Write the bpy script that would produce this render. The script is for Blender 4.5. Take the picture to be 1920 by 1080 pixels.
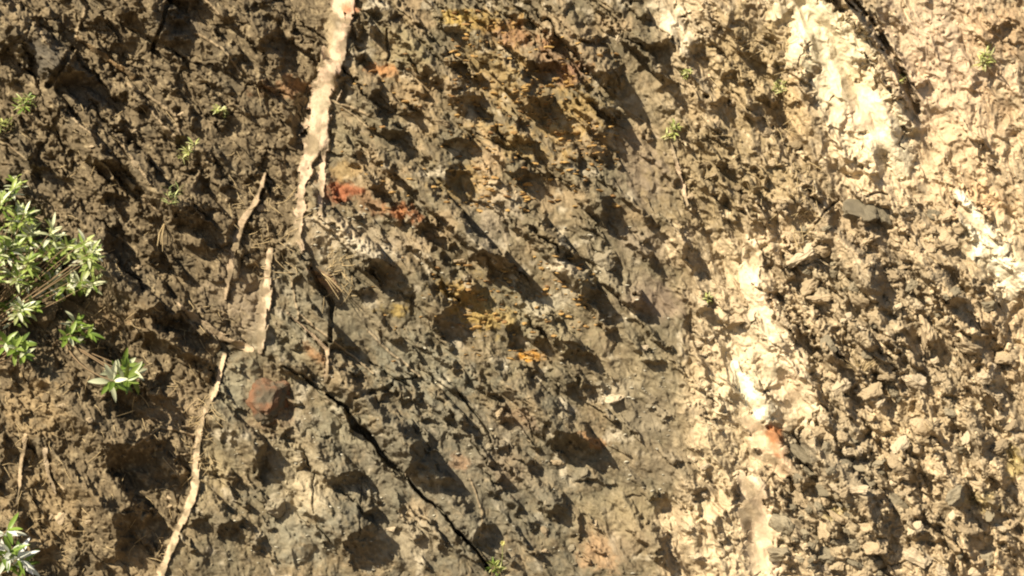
import bpy, math, random
import numpy as np
from mathutils import Vector, Matrix, Euler

# ------------------------------------------------------------------ scene basics
S = bpy.context.scene
for o in list(bpy.data.objects): bpy.data.objects.remove(o)
PX = 1/240.0          # one photograph pixel on the cliff plane, in metres
DC = 12.0             # camera distance from the cliff
ZC = 2.4              # height of the picture centre above the ground
cam_d = bpy.data.cameras.new('camera'); cam = bpy.data.objects.new('camera', cam_d)
S.collection.objects.link(cam); S.camera = cam
cam.location = (0, -DC, ZC); cam.rotation_euler = (math.radians(90), 0, 0)
cam_d.sensor_width = 36; cam_d.lens = 36*DC/8.0; cam_d.clip_end = 3000
SUN_EL = math.radians(37)                    # above the rock surface
TE = math.tan(SUN_EL)
DX, DY = 0.70, 0.714                         # way the shadows fall across the rock (right, down)
tosun = Vector((-DX*math.cos(SUN_EL), -math.sin(SUN_EL), DY*math.cos(SUN_EL))).normalized()
sd = bpy.data.lights.new('sun', 'SUN'); sun = bpy.data.objects.new('sun', sd); S.collection.objects.link(sun)
sd.energy = 5.0; sd.angle = math.radians(0.5); sd.color = (1.0, 0.885, 0.68)
sun.rotation_euler = tosun.to_track_quat('Z', 'Y').to_euler(); sun.location = (-6, -8, 12)
W = bpy.data.worlds.new('World'); S.world = W; W.use_nodes = True
wn = W.node_tree; bg = wn.nodes['Background']
sky = wn.nodes.new('ShaderNodeTexSky'); sky.sky_type = 'NISHITA'; sky.sun_disc = False
sky.sun_elevation = math.asin(tosun.z); sky.sun_rotation = math.atan2(tosun.x, tosun.y)
wn.links.new(sky.outputs[0], bg.inputs[0]); bg.inputs[1].default_value = 0.05
S.view_settings.view_transform = 'Standard'; S.view_settings.look = 'None'
S.view_settings.gamma = 1; S.view_settings.exposure = 0.78
S.render.engine = 'CYCLES'; S.cycles.pixel_filter_type = 'BLACKMAN_HARRIS'; S.cycles.filter_width = 2.1
S.cycles.max_bounces = 3; S.cycles.diffuse_bounces = 1

COL = S.collection
def link(name, me, mat=None, parent=None):
    o = bpy.data.objects.new(name, me); COL.objects.link(o)
    if mat is not None and me is not None and len(me.materials) == 0: me.materials.append(mat)
    if parent: o.parent = parent
    return o
def tag(o, label, cat, group=None):
    o['label'] = label; o['category'] = cat
    if group: o['group'] = group
    return o

# ------------------------------------------------------------------ noise (numpy)
_r = np.random.RandomState(7)
_perm = np.concatenate([_r.permutation(256)]*3).astype(np.int32)
_ga = _r.rand(256)*2*np.pi; _gx = np.cos(_ga).astype(np.float32); _gy = np.sin(_ga).astype(np.float32)
def gn(x, y, seed=0):
    x = x + seed*17.31; y = y - seed*9.77
    xi = np.floor(x).astype(np.int32); yi = np.floor(y).astype(np.int32)
    xf = (x-xi).astype(np.float32); yf = (y-yi).astype(np.float32); xi &= 255; yi &= 255
    u = xf*xf*xf*(xf*(xf*6-15)+10); v = yf*yf*yf*(yf*(yf*6-15)+10)
    def g(a, b, fx, fy):
        h = _perm[_perm[xi+a]+yi+b] & 255
        return _gx[h]*fx + _gy[h]*fy
    n0 = g(0,0,xf,yf); n1 = g(1,0,xf-1,yf); n2 = g(0,1,xf,yf-1); n3 = g(1,1,xf-1,yf-1)
    a = n0+u*(n1-n0); b = n2+u*(n3-n2)
    return (a+v*(b-a))*1.5
def fbm(x, y, sc, oct=4, seed=0, gain=.5, ridged=False):
    r = 0; a = 1.0; f = 1.0/sc
    for k in range(oct):
        n = gn(x*f, y*f, seed+k*3)
        r = r + a*((1-np.abs(n)*2) if ridged else n); a *= gain; f *= 2.03
    return r
def worley(x, y, sc, seed=0, jit=.9):
    x = x/sc + seed*31.7; y = y/sc + seed*13.1
    xi = np.floor(x).astype(np.int32); yi = np.floor(y).astype(np.int32)
    d1 = np.full(x.shape, 9., np.float32); d2 = d1.copy(); idn = np.zeros(x.shape, np.int32)
    ox = np.zeros(x.shape, np.float32); oy = ox.copy()
    for a in (-1, 0, 1):
        for b in (-1, 0, 1):
            h = _perm[_perm[(xi+a) & 255] + ((yi+b) & 255)] & 255
            h2 = _perm[h+77] & 255
            dx = (x-(xi+a+.5+jit*(h/255.-.5))).astype(np.float32); dy = (y-(yi+b+.5+jit*(h2/255.-.5))).astype(np.float32)
            d = np.sqrt(dx*dx+dy*dy)
            c = d < d1
            d2 = np.where(c, d1, np.minimum(d2, d)); idn = np.where(c, h, idn)
            ox = np.where(c, dx, ox); oy = np.where(c, dy, oy); d1 = np.where(c, d, d1)
    return d1, d2, idn, ox, oy
def ss(a, b, x):
    t = np.clip((x-a)/(b-a), 0, 1); return t*t*(3-2*t)

# ------------------------------------------------------------------ grid over the cliff (photograph pixels)
STEP = 1.35
cx_ = np.concatenate([np.arange(-900, -40, 12.), np.arange(-40, 1962, STEP), np.arange(1962, 2830, 12.)])
cy_ = np.concatenate([np.arange(-900, -40, 12.), np.arange(-40, 1100, STEP), np.arange(1100, 1136, 6.)])
X, Y = np.meshgrid(cx_.astype(np.float32), cy_.astype(np.float32))
NR, NC = X.shape
wx = 9*fbm(X, Y, 60, 3, 1) + 3.0*fbm(X, Y, 13, 2, 5)
wy = 9*fbm(X, Y, 60, 3, 2) + 3.0*fbm(X, Y, 13, 2, 6)
XW = X+wx; YW = Y+wy

def poly_dist(pts, xx, yy):
    """signed-normalised distance to a polyline of (x, y, width): returns d/halfwidth, arc parameter, side"""
    best = np.full(xx.shape, 1e3, np.float32); par = np.zeros(xx.shape, np.float32); side = par.copy(); wid = par.copy()+1
    for i in range(len(pts)-1):
        x0, y0, w0 = pts[i]; x1, y1, w1 = pts[i+1]
        vx, vy = x1-x0, y1-y0; L2 = vx*vx+vy*vy
        t = np.clip(((xx-x0)*vx+(yy-y0)*vy)/L2, 0, 1)
        ex = xx-(x0+t*vx); ey = yy-(y0+t*vy); hw = .5*(w0+(w1-w0)*t)
        d = np.sqrt(ex*ex+ey*ey)/hw
        c = d < best
        best = np.where(c, d, best); par = np.where(c, i+t, par); wid = np.where(c, hw, wid)
        side = np.where(c, (vx*(yy-y0)-vy*(xx-x0))/math.sqrt(L2)/hw, side)
    return best, par, side, wid
def window(x0, y0, x1, y1):
    i0, i1 = np.searchsorted(cx_, [x0, x1]); j0, j1 = np.searchsorted(cy_, [y0, y1])
    return slice(j0, j1), slice(i0, i1)

# ------------------------------------------------------------------ zones
def curve_x(pts, y):
    p = np.array(pts, float); return np.interp(y, p[:, 0], p[:, 1])
dike_x = curve_x([(-900,690),(0,640),(200,600),(400,556),(500,505),(640,470),(700,412),(790,378),(930,362),(1080,300),(1136,280)], YW)
mid_x = curve_x([(-900,1100),(0,1225),(100,1240),(200,1262),(380,1285),(450,1215),(520,1300),(640,1275),(760,1285),(870,1300),(960,1240),(1080,1255)], YW)
edge_x = curve_x([(-900,1380),(0,1450),(200,1545),(330,1545),(420,1440),(480,1390),(700,1385),(800,1400),(1080,1440)], YW)
bz = 26*fbm(X, Y, 70, 4, 160, .6)
zl = 1-ss(-12, 12, XW-dike_x)                    # left zone
zr = ss(-24, 26, XW+bz-mid_x)                       # right of the dark rock
zrr = ss(-25, 35, XW+bz-edge_x)                     # rubble, far right
zc = (1-zl)*(1-zr)

# ------------------------------------------------------------------ relief
H = 16*fbm(X, Y, 420, 3, 11) + 7*fbm(X, Y, 110, 2, 15)
# knobs that throw the shadows: cx, cy, half-size across, half-size down, turn (degrees)
SH = """
10 22 24 20 0;70 48 18 9 40;75 108 42 28 20;24 108 18 42 0;22 158 40 12 5;152 166 60 28 28;192 50 28 12 25;226 86 16 12 30;
250 40 30 16 15;370 12 22 18 10;328 52 36 26 15;332 82 30 12 10;208 141 20 4 15;447 126 20 22 60;420 215 20 14 20;330 180 14 7 20;
372 235 10 22 -20;190 252 22 26 20;215 318 50 30 25;150 288 18 12 20;272 312 30 10 35;408 330 13 20 -20;130 405 25 11 0;
212 375 30 12 10;216 488 26 44 -15;265 562 32 20 10;405 408 40 18 15;435 442 14 30 10;384 468 34 16 10;300 488 16 26 -20;
300 640 38 28 0;346 602 32 22 20;170 680 44 17 5;236 762 50 28 15;9 905 11 28 0;8 832 9 40 0;63 862 12 10 0;145 872 20 28 0;
268 872 58 48 0;256 1000 46 52 10;210 950 12 76 0;85 1048 28 20 0;455 832 9 28 0;378 988 20 14 10;446 1003 34 20 15;
810 437 28 16 40;832 502 26 17 25;728 522 44 25 38;683 552 20 12 10;602 536 28 11 50;648 655 30 22 20;850 604 31 36 10;
893 560 32 20 40;944 512 56 24 34;752 645 18 11 20;790 414 25 7 15;566 655 15 9 20;560 706 40 8 20;
716 26 24 12 20;746 46 15 20 -10;676 60 9 15 0;670 98 13 14 0;690 120 18 12 30;514 88 23 26 20;532 126 14 15 20;655 165 38 10 42;
715 182 22 22 20;722 240 30 20 25;752 266 32 14 38;736 296 18 13 10;752 332 34 12 28;752 127 25 4 5;856 130 26 13 40;862 62 30 9 25;
796 182 16 9 20;890 202 38 23 25;868 274 32 17 20;635 290 28 3 14;940 270 26 9 18;862 340 24 24 20;
1020 132 34 20 20;1052 86 24 11 45;1116 88 34 18 30;1165 165 40 20 40;1028 216 42 24 42;1166 232 37 12 44;1150 262 28 10 52;
990 276 26 10 30;1195 60 22 7 15;1236 98 38 18 20;1262 160 36 9 40;1090 302 9 18 0;1140 302 11 20 -10;990 338 30 20 30;
1080 332 34 10 20;1228 303 9 7 0;1275 345 11 13 0;1360 200 20 12 40;1310 90 14 12 0;1378 52 18 14 0;1424 205 16 10 20;1376 146 22 13 10;
1468 136 20 20 20;1146 408 17 38 -25;1020 446 34 18 15;1080 490 36 13 36;1152 490 12 14 0;1120 560 40 15 46;1226 490 11 22 -15;
1206 586 30 15 46;1300 480 14 26 -20;1325 592 18 13 10;1040 605 22 12 15;970 635 22 25 10;1082 664 48 15 26;1150 622 20 10 45;
1246 650 26 5 32;1228 682 20 9 20;1376 613 11 8 -20;1464 556 27 13 14;1570 455 15 7 20;1650 398 22 9 20;1636 440 8 26 -20;
1655 535 20 34 5;1674 592 24 12 20;1692 640 23 19 20;1652 668 28 13 40;1672 692 20 7 30;1562 642 17 30 -25;1606 626 20 10 20;
1782 512 16 19 0;1804 572 30 18 30;1755 642 11 18 -20;1842 642 22 10 28;1872 702 16 20 -25;1552 772 12 20 -15;1604 775 12 28 -20;
1530 858 22 5 0;1592 900 25 22 25;1612 960 14 30 -20;1678 1000 22 44 -18;1652 1040 26 14 10;1766 872 15 28 -25;1858 848 18 30 -20;
1892 912 17 24 -25;1822 946 20 36 -25;1852 1012 24 11 45;1738 972 10 20 -20;1668 922 18 8 10;1690 908 9 12 0;1790 746 26 9 15;
1716 756 11 8 0;1536 976 7 20 0;1590 1056 22 5 -8;1095 850 58 26 26;1118 905 38 5 12;1056 966 26 22 10;1090 990 8 26 15;1010 990 14 10 0;
975 962 15 10 20;1312 930 14 13 0;1322 966 6 24 -20;1254 1042 15 36 -15;1292 1006 9 8 0;1080 736 14 18 0;1190 936 15 3 -14;
1250 792 11 8 0;1276 872 12 9 0;506 876 24 42 -10;546 820 16 10 20;662 912 40 28 10;634 950 26 12 0;690 1032 40 46 0;802 866 28 28 0;
832 912 36 17 20;912 1016 25 27 10;725 740 7 16 0;780 812 15 7 30;890 812 24 9 45;490 1022 14 20 0;610 912 12 7 0;752 952 5 14 0;
1735 165 16 10 30;1716 200 16 12 40;1878 50 24 9 0;1852 80 6 10 0;1832 172 7 5 0;1716 250 10 9 20;1690 255 9 6 0;1860 285 18 6 30;
1600 300 16 6 20;1640 330 14 5 30;1700 660 22 8 20;1740 700 20 7 20;1790 800 16 8 20;1700 800 14 8 0;1480 790 9 5 20;560 870 12 8 20;
940 900 16 9 30;1000 880 14 8 20;960 800 16 8 30;1040 790 12 9 0;860 745 20 8 35;930 745 16 7 30;610 820 10 7 0;1000 700 20 7 20
"""
XS = X+9*fbm(X, Y, 55, 3, 201)+5*fbm(X, Y, 15, 3, 205); YS = Y+9*fbm(X, Y, 55, 3, 202)+5*fbm(X, Y, 15, 3, 206)
LIT_EDGE = np.zeros_like(H)
dx2 = curve_x([(-900,690),(0,642),(150,616),(275,588),(345,568),(445,556),(475,508),(590,490),(650,484),(672,424),(730,405),(785,378),(850,369),(925,364),(992,335),(1090,296),(1136,280)], Y+.15*wy)
H += 24*ss(-13, 9, X+.15*wx-dx2)
bump = np.zeros_like(H); pit = np.zeros_like(H); inpit = np.zeros_like(H)
SHL = [[float(v) for v in ln.split()] for ln in SH.replace('\n', '').split(';')]
rs0 = random.Random(77)
for x0, y0, x1, y1, n, r0, r1, p0, p1 in ((1470,560,1910,1075,75,7,17,40,80),(1480,380,1900,560,26,6,14,30,70),(1290,30,1530,450,45,6,15,20,70),(1280,540,1400,1060,26,4,9,20,70),
     (0,0,560,560,70,7,19,20,60),(0,560,420,1075,45,6,16,0,80),(640,0,1230,480,60,6,15,20,55),(430,640,1250,1070,75,6,15,10,60),(1720,300,1900,620,14,4,9,20,70)):
    c = 0; t_ = 0
    while c < n and t_ < 3000:
        t_ += 1; x = rs0.uniform(x0, x1); y = rs0.uniform(y0, y1); r = r0+(r1-r0)*rs0.random()**1.7
        if any((x-q[0])**2+(y-q[1])**2 < (r+.8*max(q[2], q[3])+4)**2 for q in SHL): continue
        SHL.append([x, y, r*1.35, r*rs0.uniform(.5, .85), rs0.uniform(p0, p1)]); c += 1
rsp = random.Random(31)
POLYS = []
for cx, cy, a, b, ph in SHL:                          # angular outlines instead of ovals, each with a point down the light
    n = rsp.choice((5, 6, 7)); c, s_ = math.cos(math.radians(ph)), math.sin(math.radians(ph)); a0 = rsp.uniform(0, 6.28)
    angs = sorted((a0+6.283*(k+rsp.uniform(-.32, .32))/n) % 6.283 for k in range(n))
    POLYS.append([(cx+1.12*(a*math.cos(t)*c-b*math.sin(t)*s_), cy+1.12*(a*math.cos(t)*s_+b*math.sin(t)*c)) for t in angs])
BIG = """92 180 122 120 160 132 206 190 200 208;318 0 352 -10 388 20 372 34 322 20;316 28 345 40 368 66 350 92 300 96 290 80;40 70 112 82 124 120 92 155 44 140;
885 468 945 478 1018 550 1004 564 962 548 905 500;994 176 1040 188 1074 250 1046 250 1008 232;1130 142 1175 120 1204 205 1188 208 1150 180;1138 204 1160 206 1202 262 1170 252;
1036 810 1132 828 1160 872 1150 886 1082 870 1040 835;196 832 322 826 326 905 300 926 200 930;216 965 292 968 300 1060 270 1072 218 1066;850 172 900 170 930 225 926 238 872 228;
690 488 728 492 776 545 770 560 730 548;770 836 812 832 858 918 850 936 800 930 772 900;1084 66 1142 72 1148 114 1128 114 1090 88;1196 80 1250 80 1272 98 1262 122 1216 112;
1092 530 1120 532 1162 600 1150 606 1118 590 1094 560;1044 672 1060 655 1118 672 1130 692 1100 690;1638 498 1664 500 1690 560 1684 612 1652 590 1634 540;1626 945 1650 930 1698 985 1696 1046 1660 1050 1640 1000;
1840 812 1866 816 1884 878 1862 884 1846 850;1796 912 1818 910 1846 975 1838 988 1812 970;560 862 600 880 560 905;1586 -14 1610 -14 1664 66 1650 82;1634 54 1662 60 1706 140 1682 136;1678 116 1706 132 1728 208 1702 186;1686 176 1716 190 1730 212 1712 212;
1540 742 1560 742 1584 790 1566 800;1480 548 1446 542 1442 552 1490 570;1560 668 1600 690 1612 720 1580 712;1680 640 1700 650 1720 690 1700 690;318 660 330 650 420 700 400 730;
8 20 30 10 60 60 30 62;262 580 300 570 372 640 368 662 300 662 268 630;190 735 270 728 288 780 210 790;320 400 360 392 430 450 420 480 340 450;190 300 230 295 285 370 240 372"""
POLYS += [[(v[2*k], v[2*k+1]) for k in range(len(v)//2)] for v in ([float(q) for q in ln.split()] for ln in BIG.replace('\n', '').split(';'))]
for pl in POLYS:
    cx = sum(p[0] for p in pl)/len(pl); cy = sum(p[1] for p in pl)/len(pl)
    R2 = 4.6*max(math.hypot(p[0]-cx, p[1]-cy) for p in pl)
    sl = window(cx-R2, cy-R2, cx+R2, cy+R2)
    x = XS[sl]; y = YS[sl]
    s_in = np.full(x.shape, -1e6, np.float32); s_out = np.full(x.shape, 1e6, np.float32)
    ar = sum(pl[k][0]*pl[(k+1) % len(pl)][1]-pl[(k+1) % len(pl)][0]*pl[k][1] for k in range(len(pl)))
    for k in range(len(pl)):
        ax, ay = pl[k]; bx, by = pl[(k+1) % len(pl)]
        nx, ny = (by-ay, ax-bx) if ar > 0 else (ay-by, bx-ax)
        den = nx*DX+ny*DY; num = nx*(ax-x)+ny*(ay-y); q = num/(den if abs(den) > 1e-6 else 1e-6)
        if den < 0: s_in = np.maximum(s_in, q)
        else: s_out = np.minimum(s_out, q)
    L = np.maximum(s_out-s_in, 0); ok = L > 0
    ins = ok & (s_in < 0) & (s_out > 0); bef = ok & (s_in >= 0)
    u = np.clip(-s_in/np.maximum(L, 1e-3), 0, 1)
    cc = 1.0; drop = (1.28 if cx > 1300 else 1.2)*TE*L
    q_ = s_in/(1.7*L+8)
    bump[sl] = np.where(bef, np.maximum(bump[sl], cc*drop*np.exp(-q_*q_)), bump[sl])
    bump[sl] = np.where(ins, np.maximum(bump[sl], cc*drop*(1-ss(-.12, .5, u))/(1-.0)), bump[sl])
    g = ss(0, .55, u)*(1-ss(.66, 1, u))
    pit[sl] = np.where(ins, np.minimum(pit[sl], -(1-cc)*drop*g), pit[sl])
    inpit[sl] = np.where(ins, 1, inpit[sl])
H += bump + pit
BASE = H.copy()
cb, sb = math.cos(math.radians(54)), math.sin(math.radians(54))
U2 = XW*cb+YW*sb; V2 = -XW*sb+YW*cb
H += (6+3*zr)*fbm(U2/2.2, V2, 46, 3, 140, .5, True) + (3+2*zr)*fbm(U2/1.8, V2, 19, 3, 150, .55)
cr_, sr_ = math.cos(math.radians(63)), math.sin(math.radians(63))
U3 = (X+.6*wx)*cr_+(Y+.6*wy)*sr_; V3 = -(X+.6*wx)*sr_+(Y+.6*wy)*cr_
rib = fbm(U3/4.5, V3, 75, 2, 220, .5, True)
H += zr*24*rib*(1-.7*ss(1650, 1750, X)*(1-ss(380, 520, Y))) + 5*(1-zr)*fbm(U3/3.5, V3, 60, 2, 225, .5, True)
# straight rock edges on the left face; their sunlit line is painted in
for pts, hh in (([(230,150,5),(330,215,6),(338,260,5)],7),([(280,205,4),(328,256,5)],6),([(212,250,4),(240,285,6),(282,345,5)],8),([(125,205,4),(150,235,4),(185,262,3)],5),([(160,10,6),(150,40,5),(142,72,5)],6),
     ([(385,0,5),(418,35,5)],6),([(365,60,4),(420,95,5),(452,140,4)],6),([(270,375,4),(300,402,4)],5),([(218,440,4),(250,468,4)],5),([(380,310,5),(362,352,5)],6),([(10,268,4),(48,300,4)],6),
     ([(70,55,5),(95,85,6),(140,95,4)],7),([(600,178,4),(690,215,5)],5),([(640,200,3),(700,245,4)],4),([(545,520,4),(560,600,3)],5),([(1300,640,5),(1330,720,6)],6),([(560,590,4),(640,650,4),(700,700,5)],7),
     ([(690,620,4),(730,660,5),(790,705,4)],6),([(880,900,4),(905,960,4),(900,1010,3)],5),([(360,850,3),(330,855,3)],3),([(240,845,3),(300,800,4),(362,815,3)],6),([(275,780,3),(360,818,4)],6)):
    xs = [p[0] for p in pts]; ys = [p[1] for p in pts]
    sl = window(min(xs)-40, min(ys)-40, max(xs)+40, max(ys)+40)
    d, par, side, wd = poly_dist(pts, X[sl]+wx[sl]*.3, Y[sl]+wy[sl]*.3)
    LIT_EDGE[sl] = np.maximum(LIT_EDGE[sl], 1-ss(.4, 1.25, d)); H[sl] += hh*(1-ss(.3, 2.2, d))
# cracks and ledge shadows: polylines of x y width, then depth
CR = [([(612,740,5),(648,762,10),(664,796,14),(704,830,10),(726,866,12),(768,902,8),(792,933,7),(834,963,7),(855,995,7),(896,1032,6),(925,1075,6)], 22),
 ([(530,690,5),(566,704,7),(606,738,8),(640,742,11)], 10), ([(668,748,7),(700,735,10),(726,728,11),(742,712,6),(785,704,3)], 8),
 ([(136,90,10),(112,125,12),(90,162,12)], 14), ([(320,0,9),(300,60,8),(285,95,10),(318,120,7)], 14),
 ([(40,122,5),(68,150,6)], 8), ([(728,55,7),(725,112,5)], 8), ([(578,500,8),(604,545,10),(622,570,9),(622,640,9)], 14),
 ([(1592,-10,24),(1638,58,20),(1680,118,26),(1702,165,24),(1722,206,16)], 18),
 ([(1524,428,2),(1546,398,5),(1575,375,2)], 9), ([(1474,503,4),(1505,476,6),(1530,470,3)], 8),
 ([(1615,368,3),(1640,362,6),(1662,365,3)], 9), ([(1490,500,3),(1530,492,8),(1545,500,5)], 8),
 ([(1495,790,5),(1508,782,7),(1486,808,4),(1500,830,4)], 8), ([(895,250,3),(960,285,5),(985,300,3)], 6),
 ([(700,190,3),(735,215,4)], 5), ([(690,676,4),(740,710,5),(770,722,3)], 7), ([(860,735,4),(905,790,7),(920,830,4)], 10),
 ([(1030,330,3),(1090,352,4)], 6), ([(230,130,4),(300,215,4),(340,262,3)], 6), ([(205,250,6),(240,290,6),(285,345,5)], 8),
 ([(545,598,4),(610,655,5)], 6), ([(1640,1075,6),(1700,1050,5)], 6), ([(1350,1010,3),(1372,1050,4)], 4),
 ([(590,880,2),(586,960,3)], 4), ([(680,890,2),(672,1010,3)], 4)]
for pts, dep in CR:
    xs = [p[0] for p in pts]; ys = [p[1] for p in pts]
    sl = window(min(xs)-40, min(ys)-40, max(xs)+40, max(ys)+40)
    d, par, side, wd = poly_dist(pts, X[sl]+wx[sl]*.45, Y[sl]+wy[sl]*.45)
    H[sl] -= (2.5 if dep > 16 else 1.6)*(dep if dep > 12 or True else dep)*(1-ss(.5, 1.15, d))
# pale ribs and dikes that stand proud: name, label, points, height, colour (thin strips: sunlit edges partly painted in)
PALE = (.57,.43,.305); CREAM = (.76,.655,.46)
RB = [
 ('rock_dike', 'tall pale pinkish stone dike running down from the top edge, forking near the rust patch', [(644,-30,36),(630,80,38),(615,150,44),(601,215,46),(588,262,42),(577,305,26),(568,345,20),(562,400,20),(558,445,16),(566,470,10)], 15, PALE),
 ('rock_dike', 'narrow pink stone strip along the right side of the tall dike at the top edge', [(661,-30,16),(654,30,16),(642,100,15),(635,138,8)], 12, (.62,.42,.30)),
 ('rock_dike', 'straight pale prong of the dike fork ending above the whitish ledge', [(612,205,18),(606,300,17),(599,400,12)], 10, PALE),
 ('rock_dike', 'short crooked tan stone strip left of the fork of the tall dike', [(498,325,7),(482,375,12),(452,420,12),(436,470,15),(428,525,12),(424,562,7)], 13, (.40,.30,.20)),
 ('rock_dike', 'blunt pale cream stone strip in the middle of the cliff beside the dark angular block', [(508,470,10),(501,530,18),(491,590,24),(489,660,14)], 15, (.66,.50,.35)),
 ('rock_dike', 'long thin pale stone strip bending down to the bottom edge at the lower left', [(421,665,8),(405,730,10),(378,785,11),(369,850,14),(364,925,14),(335,992,14),(296,1090,15)], 13, (.60,.46,.31)),
 ('rock_band', 'broad sunlit cream stone band slanting down from the top edge on the right', [(1480,-40,80),(1526,50,100),(1575,130,108),(1615,200,110),(1665,265,80),(1690,310,50)], 9, CREAM),
 ('rock_band', 'bright cream stone band in the middle right that widens downwards beside the dark rubble', [(1402,460,34),(1412,530,44),(1434,590,56),(1462,660,74),(1478,715,100),(1500,770,70)], 12, (.80,.66,.46)),
 ('rock_band', 'dazzling white stone patch at the foot of the bright cream band', [(1384,690,18),(1404,735,34),(1430,772,40)], 8, (.92,.88,.70)),
 ('rock_slab', 'smooth tan leaning stone slab with a rusty brown upper corner', [(1408,785,34),(1440,835,56),(1474,880,46)], 9, (.62,.46,.30)),
 ('rock_slab', 'long smooth pinkish tan slab standing near the bottom edge on the right', [(1402,905,44),(1420,970,60),(1438,1050,72)], 8, (.70,.55,.38)),
 ('rock_band', 'ragged whitish stone patch above the hollow at the top edge right of the dark rock', [(1252,-10,36),(1268,40,50),(1284,88,20)], 6, (.72,.62,.45)),
 ('rock_band', 'white stone patch near the right edge below the pale slope', [(1798,362,14),(1822,410,34),(1850,470,46),(1900,520,60)], 6, (.92,.84,.64)),
 ('rock_slab', 'thin straight tan stone lath set across the dark blocks at the upper left', [(144,72,7),(200,108,10),(250,143,12)], 9, (.40,.27,.14)),
 ('rock_dike', 'faint narrow pinkish strip below the small green tuft right of the dark rock', [(1256,262,7),(1270,310,8),(1288,382,10)], 6, (.58,.44,.31)),
 ('rock_dike', 'short pale strip near the left edge in the lower part of the cliff', [(48,815,9),(40,870,8),(32,945,6)], 8, (.50,.38,.25)),
 ('rock_dike', 'small pale wedge strip right of the short strip at the lower left edge', [(84,845,12),(92,890,8),(104,925,4)], 7, (.50,.39,.27)),
 ('rock_ledge', 'pale slanting stone ledge leading down to the foot of the blunt cream strip', [(330,566,6),(370,598,12),(415,632,16),(470,655,14)], 11, (.46,.35,.23)),
 ('rock_ledge', 'thin pale stone edge framing a brown hollow left of centre', [(540,588,5),(580,622,6),(613,655,8),(612,715,6)], 8, (.46,.34,.23)),
]
def blur(A, r):
    for ax in (0, 1):
        Pd = np.pad(A, [(r+1, r) if a == ax else (0, 0) for a in (0, 1)], mode='edge').astype(np.float64)
        c = np.cumsum(Pd, axis=ax); n = A.shape[ax]
        A = (np.take(c, range(2*r+1, 2*r+1+n), axis=ax)-np.take(c, range(0, n), axis=ax))/(2*r+1)
    return A
RID = np.zeros(X.shape, np.int32)
colour_ribs = []
_c = worley(XW, YW, 17, 71); FRD = .75*(_c[2]/255.-.42)*1.0
_c = worley(XW*.8+YW*.35, YW*.55-XW*.2, 26, 72); FRB = .85*(_c[2]/255.-.5); CELLV = _c[2]/255.-.5
for k, (nm, lb, pts, ht, col) in enumerate(RB):
    xs = [p[0] for p in pts]; ys = [p[1] for p in pts]
    sl = window(min(xs)-110, min(ys)-110, max(xs)+110, max(ys)+110)
    broad = (1.5 if pts[1][2] > 45 else .5) if nm == 'rock_band' else .15
    d, par, side, wd = poly_dist(pts, X[sl]+wx[sl]*broad, Y[sl]+wy[sl]*broad)
    d = d + (.30*fbm(X[sl], Y[sl], 26, 4, 40+k) if nm == 'rock_band' else .22*fbm(X[sl], Y[sl], 20, 3, 40+k)) + (FRB[sl] if nm == 'rock_band' else FRD[sl])
    m = 1-ss(.86, 1.12, d)
    keep = .35 if nm != 'rock_band' else .55
    base = H[sl]; bsm = blur(base, 11 if nm == 'rock_band' else 7)
    H[sl] = base*(1-m) + m*((base-bsm)*(.06 if nm != 'rock_band' else .5) + bsm + ht*.8*(1+.12*fbm(X[sl], Y[sl], 30, 2, 70+k)) - (2.6 if nm == 'rock_band' else 5.0)*np.clip(side, -1.2, 1.2)*m)
    RID[sl] = np.where(d < 1.0, k+1, RID[sl])
    colour_ribs.append((sl, (m if nm != 'rock_band' else 1-ss(.45, 1.45, d+.0)), col))
RIBM = np.zeros(X.shape, np.float32)
for sl, m, col in colour_ribs: RIBM[sl] = np.maximum(RIBM[sl], m)
soft = 1-.72*RIBM

H0 = H.copy()
PM = .22+.78*ss(-.30, .35, fbm(X, Y, 120, 3, 401))
# knobbly dark rock in the middle
d1, d2, idn, ox, oy = worley(XW, YW, 44, 1)
kn = np.sqrt(np.clip(1-(d1*1.25)**2, 0, 1))
H += zc*soft*((13+6*gn(X/150, Y/150, 9))*kn + 2.2*PM*fbm(X, Y, 24, 3, 22))
d1b, d2b, idb, oxb, oyb = worley(X+wx*.5, Y+wy*.5, 19, 2)
H += zc*soft*(2.2*np.sqrt(np.clip(1-(d1b*1.3)**2, 0, 1)))*ss(-.3, .4, gn(X/80, Y/80, 31))
ca, sa = math.cos(math.radians(40)), math.sin(math.radians(40))
U = XW*ca+YW*sa; V = -XW*sa+YW*ca
# big jointed blocks
for sc, am, sd_, msk in ((110, 15, 61, zl*(1-ss(560, 760, Y))), (62, 9, 62, zl), (80, 9, 63, zrr*ss(330, 480, Y))):
    e1, e2, ei, eox, eoy = worley((U if sd_ < 63 else U3)/1.7, V if sd_ < 63 else V3, sc, sd_)
    hh = (ei/255.-.5) + (eox*((ei % 7)/3.-1)+eoy*((ei % 5)/2.-1))
    H += soft*msk*(am*hh - 5*(1-ss(.0, .05, e2-e1)))
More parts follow.
